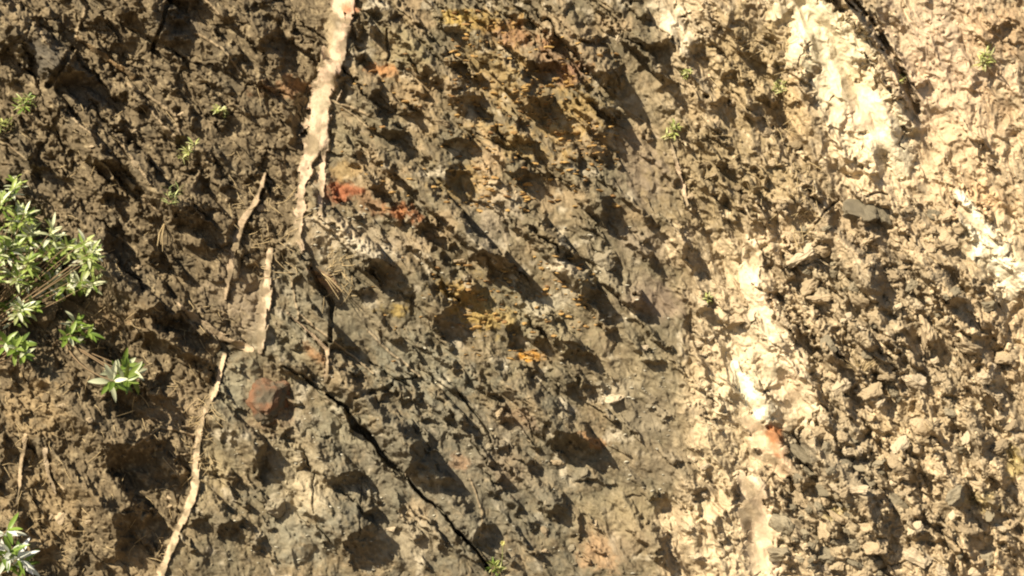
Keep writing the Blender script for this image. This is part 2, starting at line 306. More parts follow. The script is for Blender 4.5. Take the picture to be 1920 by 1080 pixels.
# crumbly left face with slanting ridges
def terrace(n, st, e0=.5):
    t = n/st; f = np.floor(t); return st*(f+ss(e0, 1, t-f))
tl = 20*fbm(U/2.8, V, 62, 3, 30, .55)+2.2*PM*gn(X/11, Y/11, 5)
H += zl*soft*(terrace(tl, 7.5) + .5*PM*terrace(11*fbm(X, Y, 24, 3, 34, .5), 3.5) + 3*PM*fbm(U/2.2, V, 22, 3, 33, .5, True))
tr = 17*fbm(U3/2.4, V3, 58, 3, 36, .55)+1.6*PM*gn(X/10, Y/10, 8)
H += zr*soft*.7*terrace(tr, 9)
d1c, d2c, idc, oxc, oyc = worley(U/1.5, V, 26, 3)
H += zl*soft*.8*PM*(((idc/255.)-.5)*7 + 5*(oxc*((idc % 7)/3.-1)+oyc*((idc % 5)/2.-1)))
# fractured stones on the right
zt = zr*(1-zrr)
for sc, am, sd_, msk in ((74, 22, 4, zrr), (36, 10, 5, zrr*.9+zt*.55), (16, 1.5, 6, zr*.8+.15*zl)):
    e1, e2, ei, eox, eoy = worley(U2/1.35, V2*1.1, sc, sd_)
    gap = ss(.0, .22, e2-e1)
    hh = (ei/255.)*.9 + eox*((ei % 7)/3.-1)*.9 + eoy*((ei % 5)/2.-1)*.9
    smooth_top = ss(1500, 1700, X)*(1-ss(330, 480, Y))*.72*(1-.5*ss(1830, 1900, X))
    cover = .08+.92*ss(-.15, .3, fbm(X, Y, 95, 2, 50))
    H += soft*msk*am*cover*(1-smooth_top)*(hh*gap - .55*(1-gap))
H += zr*soft*(2.4*PM*fbm(X, Y, 26, 4, 60, .5))
# fine crust everywhere
H += (.8*soft+.15)*PM*fbm(X, Y, 8, 3, 80, .55)
calm = np.ones_like(H)
for x0, y0, rx, ry, st in ((1225,330,60,75,.75),(1210,450,60,34,.7),(1225,560,60,45,.75),(1140,520,50,40,.5),(1200,730,75,60,.7),(1220,850,70,90,.75),(1150,960,80,50,.5),(560,970,60,50,.4),(680,650,50,40,.3),
     (1000,620,60,40,.3),(150,168,60,28,.85),(330,35,36,40,.7),(1780,150,110,160,.65),(1800,320,90,80,.5),(1640,290,60,40,.4),(430,720,40,50,.5),(440,560,40,40,.3),(1440,590,10,60,.3),(770,980,50,60,.4),(560,860,50,30,.4)):
    sl = window(x0-rx*1.6, y0-ry*1.6, x0+rx*1.6, y0+ry*1.6)
    calm[sl] *= 1-st*(1-ss(.6, 1.3, np.sqrt(((XW[sl]-x0)/rx)**2+((YW[sl]-y0)/ry)**2)))
H = H0 + (H-H0)*calm*(1-.4*inpit)*(.72*zl+.58*zc+.62*zr)
H = H.astype(np.float32)

# ------------------------------------------------------------------ rock colours
CA = np.zeros(X.shape+(3,), np.float32)
def mix(mask, col):
    global CA
    CA = CA*(1-mask[..., None]) + np.array(col, np.float32)*mask[..., None]
nA = fbm(X, Y, 90, 4, 90); nB = fbm(X, Y, 24, 4, 95); nC = fbm(X, Y, 9, 3, 99)
CA[:] = (.168,.132,.080)
mix(ss(-.2, .5, nB)*.5, (.20,.172,.108)); mix(ss(.1, .7, nC)*.4, (.30,.25,.175)); mix(ss(.0, .6, -nA)*.45, (.11,.098,.068)); mix(ss(.05, .6, nA+.4*nB)*.6*(.5+.5*(1-ss(350, 600, Y))), (.32,.235,.14)); mix(ss(.35,.8,fbm(X,Y,45,3,171))*.7, (.44,.38,.28))
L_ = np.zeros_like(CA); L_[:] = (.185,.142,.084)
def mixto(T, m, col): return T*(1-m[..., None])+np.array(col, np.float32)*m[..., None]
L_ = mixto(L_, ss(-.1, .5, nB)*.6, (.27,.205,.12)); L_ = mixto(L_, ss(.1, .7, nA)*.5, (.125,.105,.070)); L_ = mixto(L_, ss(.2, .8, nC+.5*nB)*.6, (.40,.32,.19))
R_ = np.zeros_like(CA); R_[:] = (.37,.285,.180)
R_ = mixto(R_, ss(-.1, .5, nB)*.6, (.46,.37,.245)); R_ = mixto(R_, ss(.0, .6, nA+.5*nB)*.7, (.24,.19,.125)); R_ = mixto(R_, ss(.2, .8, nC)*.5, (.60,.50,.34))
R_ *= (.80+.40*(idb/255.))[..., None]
L_ *= np.array((.72,.72,.74), np.float32)  # left face darker and cooler: part rock tone, part shade put into the colour
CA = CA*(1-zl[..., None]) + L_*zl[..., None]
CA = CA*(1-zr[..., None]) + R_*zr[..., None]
# coloured patches: x y rx ry turn strength r g b edge-breakup; the darkest, at upper left, paint shade on the block faces
PT = """
1780 130 150 190 -15 .6 .60 .47 .33 .6;1700 330 110 60 0 .5 .58 .46 .31 .8;1650 560 90 120 0 .35 .26 .215 .15 .8;1820 250 110 90 0 .4 .60 .47 .32 .8;1845 455 60 46 30 .65 .74 .64 .45 .7;1895 525 40 50 0 .65 .76 .66 .48 .7;1475 680 55 60 0 .6 .62 .50 .34 .7;1400 700 40 60 0 .6 .66 .55 .38 .7;1440 560 30 60 -15 .55 .60 .47 .31 .7;1660 300 70 40 30 .5 .64 .52 .35 .8;1270 45 50 60 0 .5 .48 .39 .26 .8;
690 450 110 28 8 .45 .38 .31 .22 .9;450 540 60 60 0 .5 .27 .215 .145 .8;820 900 330 200 10 .55 .135 .128 .100 .8;700 620 180 80 20 .4 .15 .138 .10 .8;690 374 100 20 24 .62 .235 .13 .068 1.0;752 400 34 14 20 .75 .36 .15 .065 .9;640 360 40 18 0 .7 .30 .09 .04 .4;540 165 50 22 0 .45 .30 .15 .07 1.1;
720 135 34 14 8 .8 .42 .20 .08 .5;765 165 45 45 0 .5 .34 .24 .13 .5;790 230 45 40 30 .55 .34 .25 .14 .5;650 320 35 22 10 .5 .36 .24 .10 .5;
640 260 45 40 20 .5 .22 .19 .12 .5;620 430 60 25 10 .8 .42 .34 .23 .7;690 470 70 20 8 .7 .46 .40 .30 .8;600 445 40 18 0 .6 .44 .36 .25 .8;
1040 120 60 45 20 .5 .26 .15 .085 .9;1070 140 28 22 0 .6 .34 .18 .11 .8;960 60 60 26 20 .6 .30 .15 .07 .8;905 40 60 22 0 .5 .40 .27 .08 .8;
1010 200 95 70 25 .3 .36 .25 .11 1.1;930 130 70 50 20 .4 .36 .25 .10 1.1;1090 200 50 50 20 .35 .40 .27 .09 1.1;960 270 80 30 10 .45 .42 .29 .12 1.1;
1060 260 50 25 10 .4 .40 .28 .12 1.1;880 340 60 30 0 .4 .40 .27 .10 1.1;760 90 60 40 20 .5 .27 .22 .12 .6;850 30 40 14 0 .7 .46 .32 .09 .9;
920 300 30 45 -20 .6 .46 .33 .20 .7;930 400 40 60 0 .5 .44 .36 .26 .9;880 560 60 30 20 .5 .44 .28 .07 1.2;930 600 50 25 0 .6 .42 .28 .07 1.2;
992 668 28 9 5 1 .52 .25 .04 .3;740 580 30 14 0 .6 .40 .28 .08 .9;1060 500 40 14 10 .8 .50 .42 .30 .6;1030 570 60 18 -10 .8 .50 .44 .33 .6;
1150 735 50 18 -10 .8 .46 .40 .30 .6;1000 590 120 60 20 .4 .24 .21 .13 .7;1200 455 60 32 20 .8 .25 .20 .14 .3;1225 560 65 45 20 .8 .24 .18 .13 .3;
1220 320 70 70 0 .75 .24 .185 .13 .4;1230 200 60 70 0 .6 .27 .22 .14 .5;1140 510 90 50 20 .55 .27 .23 .155 .5;1200 720 90 110 0 .6 .27 .225 .145 .4;
1210 780 60 50 0 .6 .20 .165 .115 .4;1250 870 70 50 0 .6 .22 .175 .115 .4;1150 1010 60 60 0 .5 .30 .22 .14 .5;1160 960 90 50 0 .6 .27 .22 .13 .5;
1120 1040 30 50 -30 .6 .42 .27 .15 .5;965 785 35 20 20 .45 .28 .18 .11 .9;865 865 20 18 40 .6 .36 .22 .13 .8;940 860 40 70 -30 .35 .28 .20 .13 .7;
1110 822 26 9 20 .6 .30 .15 .06 .8;505 770 40 44 0 .4 .26 .15 .085 .7;560 870 50 60 0 .5 .34 .28 .18 .5;570 930 60 40 -30 .7 .46 .38 .25 .5;
540 1000 50 60 0 .5 .27 .25 .185 .6;590 1010 40 60 0 .5 .26 .24 .18 .6;780 1010 50 50 0 .6 .34 .28 .19 .6;780 960 30 30 0 .6 .38 .29 .18 .6;
640 800 60 40 20 .4 .28 .25 .17 .6;790 690 120 50 10 .35 .23 .22 .165 .7;860 800 120 60 20 .3 .19 .18 .135 .7;440 720 40 60 0 .6 .25 .235 .17 .4;
400 885 36 60 0 .6 .36 .29 .17 .5;540 640 50 40 20 .5 .22 .20 .14 .6;560 540 60 60 0 .5 .20 .18 .13 .6;610 530 40 14 50 .7 .40 .24 .14 .5;
590 665 34 13 40 .7 .28 .15 .07 .5;440 560 60 40 0 .6 .27 .21 .14 .6;470 590 30 50 0 .5 .26 .21 .15 .6;200 600 80 30 5 .3 .30 .20 .10 .8;
60 760 60 60 0 .5 .36 .26 .14 .9;80 960 90 100 0 .45 .33 .24 .13 .9;240 1060 60 30 0 .5 .30 .23 .14 .9;330 770 60 40 0 .5 .32 .24 .15 .8;
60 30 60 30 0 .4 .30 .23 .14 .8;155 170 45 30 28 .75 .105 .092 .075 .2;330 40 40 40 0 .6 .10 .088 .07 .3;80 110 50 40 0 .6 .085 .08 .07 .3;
1350 620 50 90 0 .6 .54 .43 .28 .8;1340 820 60 100 0 .6 .54 .43 .27 .8;1330 970 60 60 0 .6 .60 .48 .31 .7;1360 740 60 60 0 .6 .62 .52 .36 .8;
1380 480 60 70 0 .6 .56 .44 .28 .8;1450 430 70 50 -40 .5 .60 .46 .30 .7;1340 320 120 150 0 .85 .24 .185 .105 .8;1390 120 70 110 0 .7 .28 .21 .115 .8;1460 330 60 60 0 .6 .33 .25 .14 .6;
1400 120 90 110 0 .5 .36 .275 .155 .8;1480 60 30 60 -20 .5 .46 .35 .19 .7;1490 210 40 70 -20 .6 .42 .30 .155 .6;1340 200 50 30 0 .4 .44 .33 .2 .8;
1620 230 60 30 20 .7 .80 .55 .38 .3;1640 300 110 70 30 .7 .66 .52 .34 .7;1620 280 70 40 0 .6 .78 .64 .44 .7;1560 90 60 90 -30 .6 .84 .76 .54 .8;
1780 120 110 150 -20 .75 .56 .42 .29 .5;1800 300 120 130 0 .6 .54 .40 .25 .6;1880 60 90 60 0 .7 .34 .23 .13 .8;1870 190 30 70 -20 .5 .36 .24 .13 .9;
1840 390 60 50 0 .6 .60 .40 .22 .6;1870 440 50 50 0 .6 .74 .60 .40 .7;1890 600 80 140 0 .6 .52 .39 .24 .7;1800 480 60 50 0 .4 .40 .30 .18 .8;
1600 430 80 60 30 .55 .34 .26 .17 .5;1700 430 60 50 0 .5 .46 .35 .22 .7;1530 480 30 20 -30 .8 .60 .50 .36 .4;1560 540 70 50 30 .4 .38 .31 .20 .7;
1600 600 90 120 0 .35 .30 .235 .15 .7;1580 880 70 120 0 .6 .27 .225 .155 .7;1600 1000 90 80 0 .5 .33 .265 .17 .7;1500 840 40 30 30 .7 .24 .21 .155 .4;
1462 985 20 28 -20 .9 .21 .19 .13 .3;1450 812 26 14 40 1 .40 .17 .07 .4;1400 640 40 50 0 .6 .70 .58 .40 .8;1440 750 50 40 0 .5 .78 .66 .46 .7;
1700 800 90 70 0 .4 .48 .36 .21 .7;1840 1050 100 60 0 .6 .46 .345 .21 .7;1370 1050 80 40 0 .6 .62 .50 .33 .7;1300 700 30 60 0 .5 .46 .36 .22 .8;
655 10 12 16 0 .9 .38 .17 .09 .3;1840 940 30 20 0 .3 .46 .36 .1 .9;1570 960 22 12 -10 .5 .50 .40 .14 .6;1900 870 20 30 0 .4 .46 .36 .1 .9
"""
bk = .55*fbm(X, Y, 30, 4, 120)+.35*nC
for ln in PT.replace('\n', '').split(';'):
    x0, y0, rx, ry, ph, st, r_, g_, b_, br = [float(v) for v in ln.split()]
    R = 1.9*max(rx, ry); sl = window(x0-R, y0-R, x0+R, y0+R)
    x = XW[sl]-x0; y = YW[sl]-y0; c, s_ = math.cos(math.radians(ph)), math.sin(math.radians(ph))
    d = np.sqrt(((x*c+y*s_)/rx)**2+((-x*s_+y*c)/ry)**2)+bk[sl]*(br*.8+.35)
    st *= .97
    m = (st*(1-ss(.4, 1.25, d)))[..., None]
    if (r_+g_+b_) < 1.3: m = m*(1-.8*RIBM[sl][..., None])
    CA[sl] = CA[sl]*(1-m)+np.array((r_, g_, b_), np.float32)*m
for sl, m, col in colour_ribs:
    nn = fbm(X[sl], Y[sl], 34, 4, 301)
    st = (.12+.80*ss(-.45, .3, nn)) if col != CREAM else (.55+.45*ss(-.6, .1, nn))
    if col != CREAM: st = st*(1-.25*ss(.1, .6, nC[sl]))
    st = np.clip(st*(1+.35*CELLV[sl]), 0, 1)
    mm = (m*st)[..., None]
    CA[sl] = CA[sl]*(1-mm)+np.array(col, np.float32)*mm
PT2 = """
614 75 11 66 9 .85 .33 .26 .16 .6;598 235 8 22 8 .6 .26 .21 .14 .8;574 320 8 16 8 .7 .2 .16 .11 .8;650 12 9 14 0 .9 .40 .19 .10 .3;604 190 12 26 8 .6 .42 .36 .25 .8;588 262 13 26 8 .5 .30 .24 .15 .9;645 38 8 8 0 .7 .24 .18 .11 .3;
1600 150 50 26 -30 .6 .62 .48 .30 .8;1560 60 40 20 50 .5 .66 .55 .36 .9;1625 215 45 30 10 .6 .70 .50 .34 .5;1440 560 14 20 0 .6 .56 .42 .27 .8;1480 730 30 26 0 .7 .62 .47 .31 .5;
1492 700 16 20 0 .4 .4 .3 .2 .8;1455 690 20 14 0 .5 .34 .30 .20 .9;1430 1040 30 20 0 .4 .55 .42 .28 .6;1452 818 20 16 40 .9 .36 .16 .07 .4;1462 845 8 18 -30 .8 .38 .17 .08 .4
"""
for ln in PT2.replace('\n', '').split(';'):
    x0, y0, rx, ry, ph, st, r_, g_, b_, br = [float(v) for v in ln.split()]
    R = 1.9*max(rx, ry); sl = window(x0-R, y0-R, x0+R, y0+R)
    x = XW[sl]-x0; y = YW[sl]-y0; c, s_ = math.cos(math.radians(ph)), math.sin(math.radians(ph))
    d = np.sqrt(((x*c+y*s_)/rx)**2+((-x*s_+y*c)/ry)**2)+bk[sl]*br
    m = (st*(1-ss(.4, 1.25, d)))[..., None]
    CA[sl] = CA[sl]*(1-m)+np.array((r_, g_, b_), np.float32)*m
CA *= (1+.10*nC+.06*nB)[..., None]
CA = CA*(1-.55*LIT_EDGE[..., None])+np.array((.42,.32,.20), np.float32)*(.55*LIT_EDGE[..., None])  # pale stripe along the edges stands for sunlight caught on them
CA = np.clip(CA, .02, .95)

# ------------------------------------------------------------------ materials
def mat_new(name):
    m = bpy.data.materials.new(name); m.use_nodes = True
    return m, m.node_tree, m.node_tree.nodes['Principled BSDF']
def rock_material(name, attr=True, col=(.3,.22,.14), rnd=0.0, bump_d=.012, spec=.18):
    m, nt, p = mat_new(name); N = nt.nodes.new; Lk = nt.links.new
    p.inputs['Roughness'].default_value = .9; p.inputs['Specular IOR Level'].default_value = spec
    tc = N('ShaderNodeTexCoord')
    src = tc.outputs['Object']
    n1 = N('ShaderNodeTexNoise'); n1.inputs['Scale'].default_value = 34; n1.inputs['Detail'].default_value = 5; n1.inputs['Roughness'].default_value = .65
    Lk(src, n1.inputs['Vector'])
    rp = N('ShaderNodeMapRange'); rp.inputs[1].default_value = .3; rp.inputs[2].default_value = .7; rp.inputs[3].default_value = .84; rp.inputs[4].default_value = 1.16
    Lk(n1.outputs[0], rp.inputs[0])
    vm = N('ShaderNodeVectorMath'); vm.operation = 'SCALE'
    if attr:
        at = N('ShaderNodeAttribute'); at.attribute_name = 'rock_colour'; Lk(at.outputs['Color'], vm.inputs[0])
    else:
        oi = N('ShaderNodeObjectInfo'); cr = N('ShaderNodeValToRGB')
        cr.color_ramp.elements[0].color = tuple(c*(1-rnd) for c in col)+(1,); cr.color_ramp.elements[1].color = tuple(min(.9, c*(1+rnd)) for c in col)+(1,)
        Lk(oi.outputs['Random'], cr.inputs[0]); Lk(cr.outputs[0], vm.inputs[0])
    Lk(rp.outputs[0], vm.inputs['Scale']); Lk(vm.outputs[0], p.inputs['Base Color'])
    n2 = N('ShaderNodeTexNoise'); n2.inputs['Scale'].default_value = 70; n2.inputs['Detail'].default_value = 4; Lk(src, n2.inputs['Vector'])
    b = N('ShaderNodeBump'); b.inputs['Strength'].default_value = .5; n3 = N('ShaderNodeTexNoise'); n3.inputs['Scale'].default_value = 2.6; n3.inputs['Detail'].default_value = 3; Lk(src, n3.inputs['Vector']); r3 = N('ShaderNodeMapRange'); r3.inputs[1].default_value = .42; r3.inputs[2].default_value = .62; r3.inputs[3].default_value = .05; r3.inputs[4].default_value = .42; Lk(n3.outputs[0], r3.inputs[0]); Lk(r3.outputs[0], b.inputs['Strength']); b.inputs['Distance'].default_value = bump_d
    Lk(n2.outputs[0], b.inputs['Height']); Lk(b.outputs[0], p.inputs['Normal'])
    return m
M_rock = rock_material('cliff_rock')

# ------------------------------------------------------------------ cliff mesh, split into the cliff face and its dikes, bands and slabs
def P3(px, py, h):
    """picture-plane pixel plus relief height (pixels) -> world position"""
    w = h*PX; k = (DC-w)/DC
    return ((px-960)*PX*k, -w, ZC-(py-540)*PX*k)
wv = H*PX; kv = (DC-wv)/DC
VX = (X-960)*PX*kv; VY = -wv; VZ = ZC-(Y-540)*PX*kv
P = np.stack([VX, VY, VZ], -1).reshape(-1, 3).astype(np.float32)
ii = (np.arange(NR-1)[:, None]*NC+np.arange(NC-1)[None, :])
Q = np.stack([ii, ii+NC, ii+NC+1, ii+1], -1).reshape(-1, 4)
qid = RID[:-1, :-1].reshape(-1)
Cflat = CA.reshape(-1, 3)
def make_mesh(name, V, F, C=None, smooth=True):
    me = bpy.data.meshes.new(name)
    me.vertices.add(len(V)); me.vertices.foreach_set('co', np.ascontiguousarray(V, np.float32).ravel())
    n = F.shape[1]
    me.loops.add(F.size); me.loops.foreach_set('vertex_index', F.astype(np.int32).ravel())
    me.polygons.add(len(F)); me.polygons.foreach_set('loop_start', np.arange(0, F.size, n, dtype=np.int32))
    me.update(calc_edges=True)
    me.polygons.foreach_set('use_smooth', np.full(len(F), smooth))
    if C is not None:
        at = me.color_attributes.new('rock_colour', 'FLOAT_COLOR', 'POINT')
        at.data.foreach_set('color', np.concatenate([C, np.ones((len(C), 1), np.float32)], 1).astype(np.float32).ravel())
    me.validate(); return me
def submesh(name, sel, skirt):
    F = Q[sel]; used, inv = np.unique(F, return_inverse=True); F2 = inv.reshape(F.shape)
    V = P[used].copy(); C = Cflat[used]
    if skirt > 0:                                    # give the stone real depth: side walls running into the cliff
        E = np.concatenate([F2[:, [0, 1]], F2[:, [1, 2]], F2[:, [2, 3]], F2[:, [3, 0]]])
        key = np.sort(E, 1); _, idx, cnt = np.unique(key[:, 0].astype(np.int64)*(len(V)+1)+key[:, 1], return_index=True, return_counts=True)
        BE = E[idx[cnt == 1]]; n0 = len(V)
        bv, binv = np.unique(BE, return_inverse=True); binv = binv.reshape(BE.shape)
        B = V[bv].copy(); B[:, 1] += skirt
        V = np.concatenate([V, B]); C = np.concatenate([C, C[bv]])
        W4 = np.stack([BE[:, 1], BE[:, 0], n0+binv[:, 0], n0+binv[:, 1]], 1)
        F2 = np.concatenate([F2, W4])
    return make_mesh(name, V, F2, C)
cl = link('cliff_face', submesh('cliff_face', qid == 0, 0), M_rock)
cl['kind'] = 'structure'
for k, (nm, lb, pts, ht, col) in enumerate(RB):
    if (qid == k+1).sum() < 20: continue
    o = link(nm, submesh(nm, qid == k+1, .10), M_rock)
    tag(o, lb, nm.split('_')[1] + ' of rock' if False else {'rock_dike': 'rock dike', 'rock_band': 'rock band', 'rock_slab': 'rock slab', 'rock_ledge': 'rock ledge'}[nm])
# ground in front, plateau behind
def plane(name, pts, mat):
    me = bpy.data.meshes.new(name); me.from_pydata(pts, [], [tuple(range(len(pts)))]); o = link(name, me, mat); o['kind'] = 'structure'; return o
M_ground = rock_material('ground_soil', False, (.17,.13,.09), 0, .02)
plane('ground', [(-900, 0.6, 0), (-900, -900, 0), (900, -900, 0), (900, 0.6, 0)], M_ground)
ztop = ZC+(540+900)*PX
plane('plateau', [(-60, .15, ztop-.05), (60, .15, ztop-.05), (60, 200, ztop+8), (-60, 200, ztop+8)], M_ground)

# height lookup
def hgt(x, y):
    i = min(max(int(np.searchsorted(cx_, x)), 0), NC-1); j = min(max(int(np.searchsorted(cy_, y)), 0), NR-1)
    return float(H[j, i])
def hmean(x, y, r):
    sl = window(x-r, y-r, x+r, y+r); return float(H[sl].mean())
def csample(x, y):
    i = min(max(int(np.searchsorted(cx_, x)), 0), NC-1); j = min(max(int(np.searchsorted(cy_, y)), 0), NR-1)
    return CA[j, i]

# ------------------------------------------------------------------ loose and embedded stones
import bmesh
def stone_mesh(name, seed, sub=4, facets=11, sq=(1, .75, .8)):
    rs = random.Random(seed); bm = bmesh.new(); bmesh.ops.create_icosphere(bm, subdivisions=sub, radius=1)
    pl = []
    for _ in range(facets):
        n = Vector((rs.gauss(0, 1), rs.gauss(0, 1), rs.gauss(0, 1))).normalized(); pl.append((n, rs.uniform(.48, .80)))
    off = Vector((rs.random()*50, rs.random()*50, rs.random()*50))
    from mathutils import noise as mn
    for v in bm.verts:
        c = v.co.copy()
        for n, d in pl:
            t = c.dot(n)
            if t > d: c -= n*(t-d)*.95
        c *= 1+.30*mn.noise(c*1.5+off)+.16*mn.noise(c*3.6+off)+.08*mn.noise(c*8+off)
        v.co = Vector((c.x*sq[0], c.y*sq[1], c.z*sq[2]))
    me = bpy.data.meshes.new(name); bm.to_mesh(me); bm.free()
    for p in me.polygons: p.use_smooth = False
    return me
MS_tan = rock_material('stone_tan', False, (.36,.28,.18), .25, .006)
MS_grey = rock_material('stone_grey', False, (.23,.195,.135), .25, .006)
MS_brown = rock_material('stone_brown', False, (.19,.145,.088), .25, .006)
MS_pale = rock_material('stone_pale', False, (.48,.39,.27), .15, .006)
MS_rust = rock_material('stone_rust', False, (.175,.105,.066), .1, .02)
SM = {}
for key, mt in (('tan', MS_tan), ('grey', MS_grey), ('brown', MS_brown), ('pale', MS_pale), ('rust', MS_rust)):
    SM[key] = []
    for k in range(7 if key in ('tan', 'grey') else 4):
        me = stone_mesh('stone', facets=(3 if key == 'rust' else 11), seed= (ord(key[0])*31+ord(key[1])*7+k*101), sq=((1,.75,.8), (1,.8,.62), (1,.7,.95), (1,.8,.7))[k % 4] if key != 'rust' else (1,.85,.95)); me.materials.append(mt); SM[key].append(me)
def tint(me, seed):                                  # rusty crust over dull brown rock
    from mathutils import noise as mn
    at = me.color_attributes.new('rock_colour', 'FLOAT_COLOR', 'POINT'); a, b = Vector((.20,.105,.06)), Vector((.12,.10,.07))
    for v, d in zip(me.vertices, at.data):
        t = min(1, max(0, .5+1.6*mn.noise(v.co*1.6+Vector((seed, 0, 0)))+.8*mn.noise(v.co*5)+.3*v.co.z)); c = b.lerp(a, t); d.color = (*c, 1)
    me.materials.clear(); me.materials.append(M_rock)
for k, me in enumerate(SM['rust']): tint(me, k*3.3)
rng = random.Random(12)
def stone(x, y, r, kind, label, group=None, name='embedded_stone', rot=None, asp=1.0, out=.25, cat='stone'):
    o = bpy.data.objects.new(name, rng.choice(SM[kind])); COL.objects.link(o)
    h = hmean(x, y, max(3, r*.6)) + r*out
    o.location = P3(x, y, h)
    s = r*PX*(1.22 if x > 1450 else 1.0); o.scale = (s*1.15, s*1.0, s*asp*1.1)
    o.rotation_euler = (rng.uniform(-.5, .5), math.radians(rot) if rot is not None else rng.uniform(-.9, .9), rng.uniform(-.5, .5))
    tag(o, label, cat, group); return o
# stones one can point to
STN = [(506,752,36,'rust','rounded rust red boulder beside the crack below the blunt cream strip',0,1.15),
 (90,592,26,'brown','smooth brown stone just below the leafy shrub at the left edge',20,1.0),
 (1136,486,22,'grey','round dark knob stone in a hollow right of centre',0,.85),
 (1600,845,15,'pale','pale grey stone perched on the dark rubble right of the slab',0,.9),
 (1587,872,15,'grey','rounded grey stone over a deep shadow in the right rubble',10,.9),
 (1722,1045,20,'pale','pale oval stone near the bottom edge on the right',30,1.0),
 (1464,985,26,'grey','dark green grey stone leaning on the long tan slab',60,.7),
 (1885,672,22,'tan','large rounded tan stone near the right edge at mid height',10,.8),
 (1820,655,26,'tan','layered brown stone left of the large rounded one near the right edge',20,.6),
 (1515,535,18,'tan','square tan stone above a dark slot in the middle right rubble',-30,.8),
 (1540,560,20,'tan','flat topped tan stone beneath the square one in the middle right rubble',5,.55),
 (1500,480,26,'pale','pale tilted block split by a thin dark crack',-35,.5),
 (1620,400,36,'grey','big dark lichened block at the head of the right rubble',25,.7),
 (1660,410,26,'grey','leaning slate grey block right of the big lichened one',60,.6),
 (1735,620,26,'tan','tall brown tapering stone between two deep shadows on the right',80,.6),
 (1510,855,24,'grey','flat grey slab of rubble right of the leaning tan slab',40,.7),
 (1207,652,9,'pale','small bright round pebble under the overhang right of centre',0,1),
 (1161,72,9,'pale','small pointed cream chip above the hollow near the top',-60,.8),
 (1150,745,20,'pale','whitish elongated stone on the brown slope right of centre',-10,.55),
 (520,948,22,'grey','dark rounded stone beside a notch in the lower left of the dark rock',0,.9),
 (733,992,10,'pale','small pale yellow pebble near the bottom centre',0,.7),
 (760,885,9,'pale','thin upright whitish splinter of stone above the dark hollow in the lower centre',90,.35),
 (575,480,14,'grey','light grey square chip at the top of the dark angular block',40,.8),
 (832,232,14,'brown','small round brown knob between two shadows in the upper centre',0,.9),
 (1560,705,12,'tan','small reddish tan stone beside the bright cream band',30,.9),
 (1375,600,24,'tan','pale stone with a brown hole in it left of the bright cream band',0,.9),
 (860,490,14,'tan','flat pinkish stone flake left of the big central shadow',-6,.4),
 (1545,995,20,'tan','upright brownish stone in the bottom right rubble',80,.6),
 (1465,1040,22,'grey','rounded grey stone at the foot of the long tan slab',10,.8),
 (1550,1040,18,'grey','round grey cobble near the bottom edge right of the long slab',10,.95)]
for x, y, r, kd, lb, rt, asp in STN: stone(x, y, r, kd, lb, rot=rt, asp=asp, out=.05 if r > 20 else .1)
LM = [(1450,840,'the rusty cornered tan slab'),(1425,980,'the long pinkish tan slab'),(1612,690,'the dry grass tuft'),(1587,868,'the stone over the deep shadow'),
 (1885,672,'the big rounded right edge stone'),(1722,1045,'the pale oval bottom stone'),(1735,620,'the tall tapering stone'),(1470,640,'the bright cream band'),(1405,740,'the dazzling white patch'),
 (1375,600,'the stone with a brown hole'),(1540,560,'the flat topped tan stone'),(1620,400,'the big lichened block'),(1830,440,'the right edge white patch'),(1845,108,'the weed on the pale slope'),
 (1560,130,'the broad cream band'),(1265,50,'the ragged whitish top patch'),(1256,243,'the tuft beside the dark rock'),(1462,160,'the weed in the brown hollow'),(1329,560,'the tiny dark hole weed'),
 (1500,480,'the tilted split block'),(355,280,'the yellow green weed'),(325,368,'the pale woody weed'),(50,195,'the wispy upper left tuft'),(200,108,'the straight stone lath'),(595,240,'the tall pale dike'),
 (455,420,'the short crooked tan strip'),(235,712,'the drooping green sprig'),(20,1035,'the white corner sprig'),(366,880,'the long thin pale strip'),(90,592,'the smooth stone by the shrub'),
 (940,1062,'the dandelion'),(733,992,'the pale yellow pebble'),(1150,745,'the whitish elongated stone'),(506,752,'the rust red boulder'),(110,480,'the leafy shrub'),(40,880,'the short left edge strip'),(1545,995,'the upright brownish stone'),
 (1850,880,'the long lower right shadow'),(1680,1000,'the bottom right hollow'),(1095,850,'the wide dark hollow')]
USED = {}
DIRS = ['right of', 'below and right of', 'below', 'below and left of', 'left of', 'above and left of', 'above', 'above and right of']
CW = {'tan': 'tan', 'grey': 'grey', 'brown': 'brown', 'pale': 'pale cream'}
def place_label(x, y, r, kind, asp):
    size = 'tiny' if r < 7 else 'small' if r < 10.5 else 'middling' if r < 14 else 'large'
    shp = 'flat' if asp < .7 else 'blocky' if asp < .86 else 'chunky'
    for lx, ly, nm in sorted(LM, key=lambda l: (l[0]-x)**2+(l[1]-y)**2)[:6]:
        d = math.hypot(x-lx, y-ly); dr = DIRS[int(round(math.degrees(math.atan2(y-ly, x-lx))/45)) % 8]
        lb = '%s %s %s stone %s %s %s' % (size, shp, CW[kind], 'just' if d < 60 else 'near' if d < 130 else 'well', dr, nm)
        if lb not in USED: USED[lb] = 1; return lb
    return lb
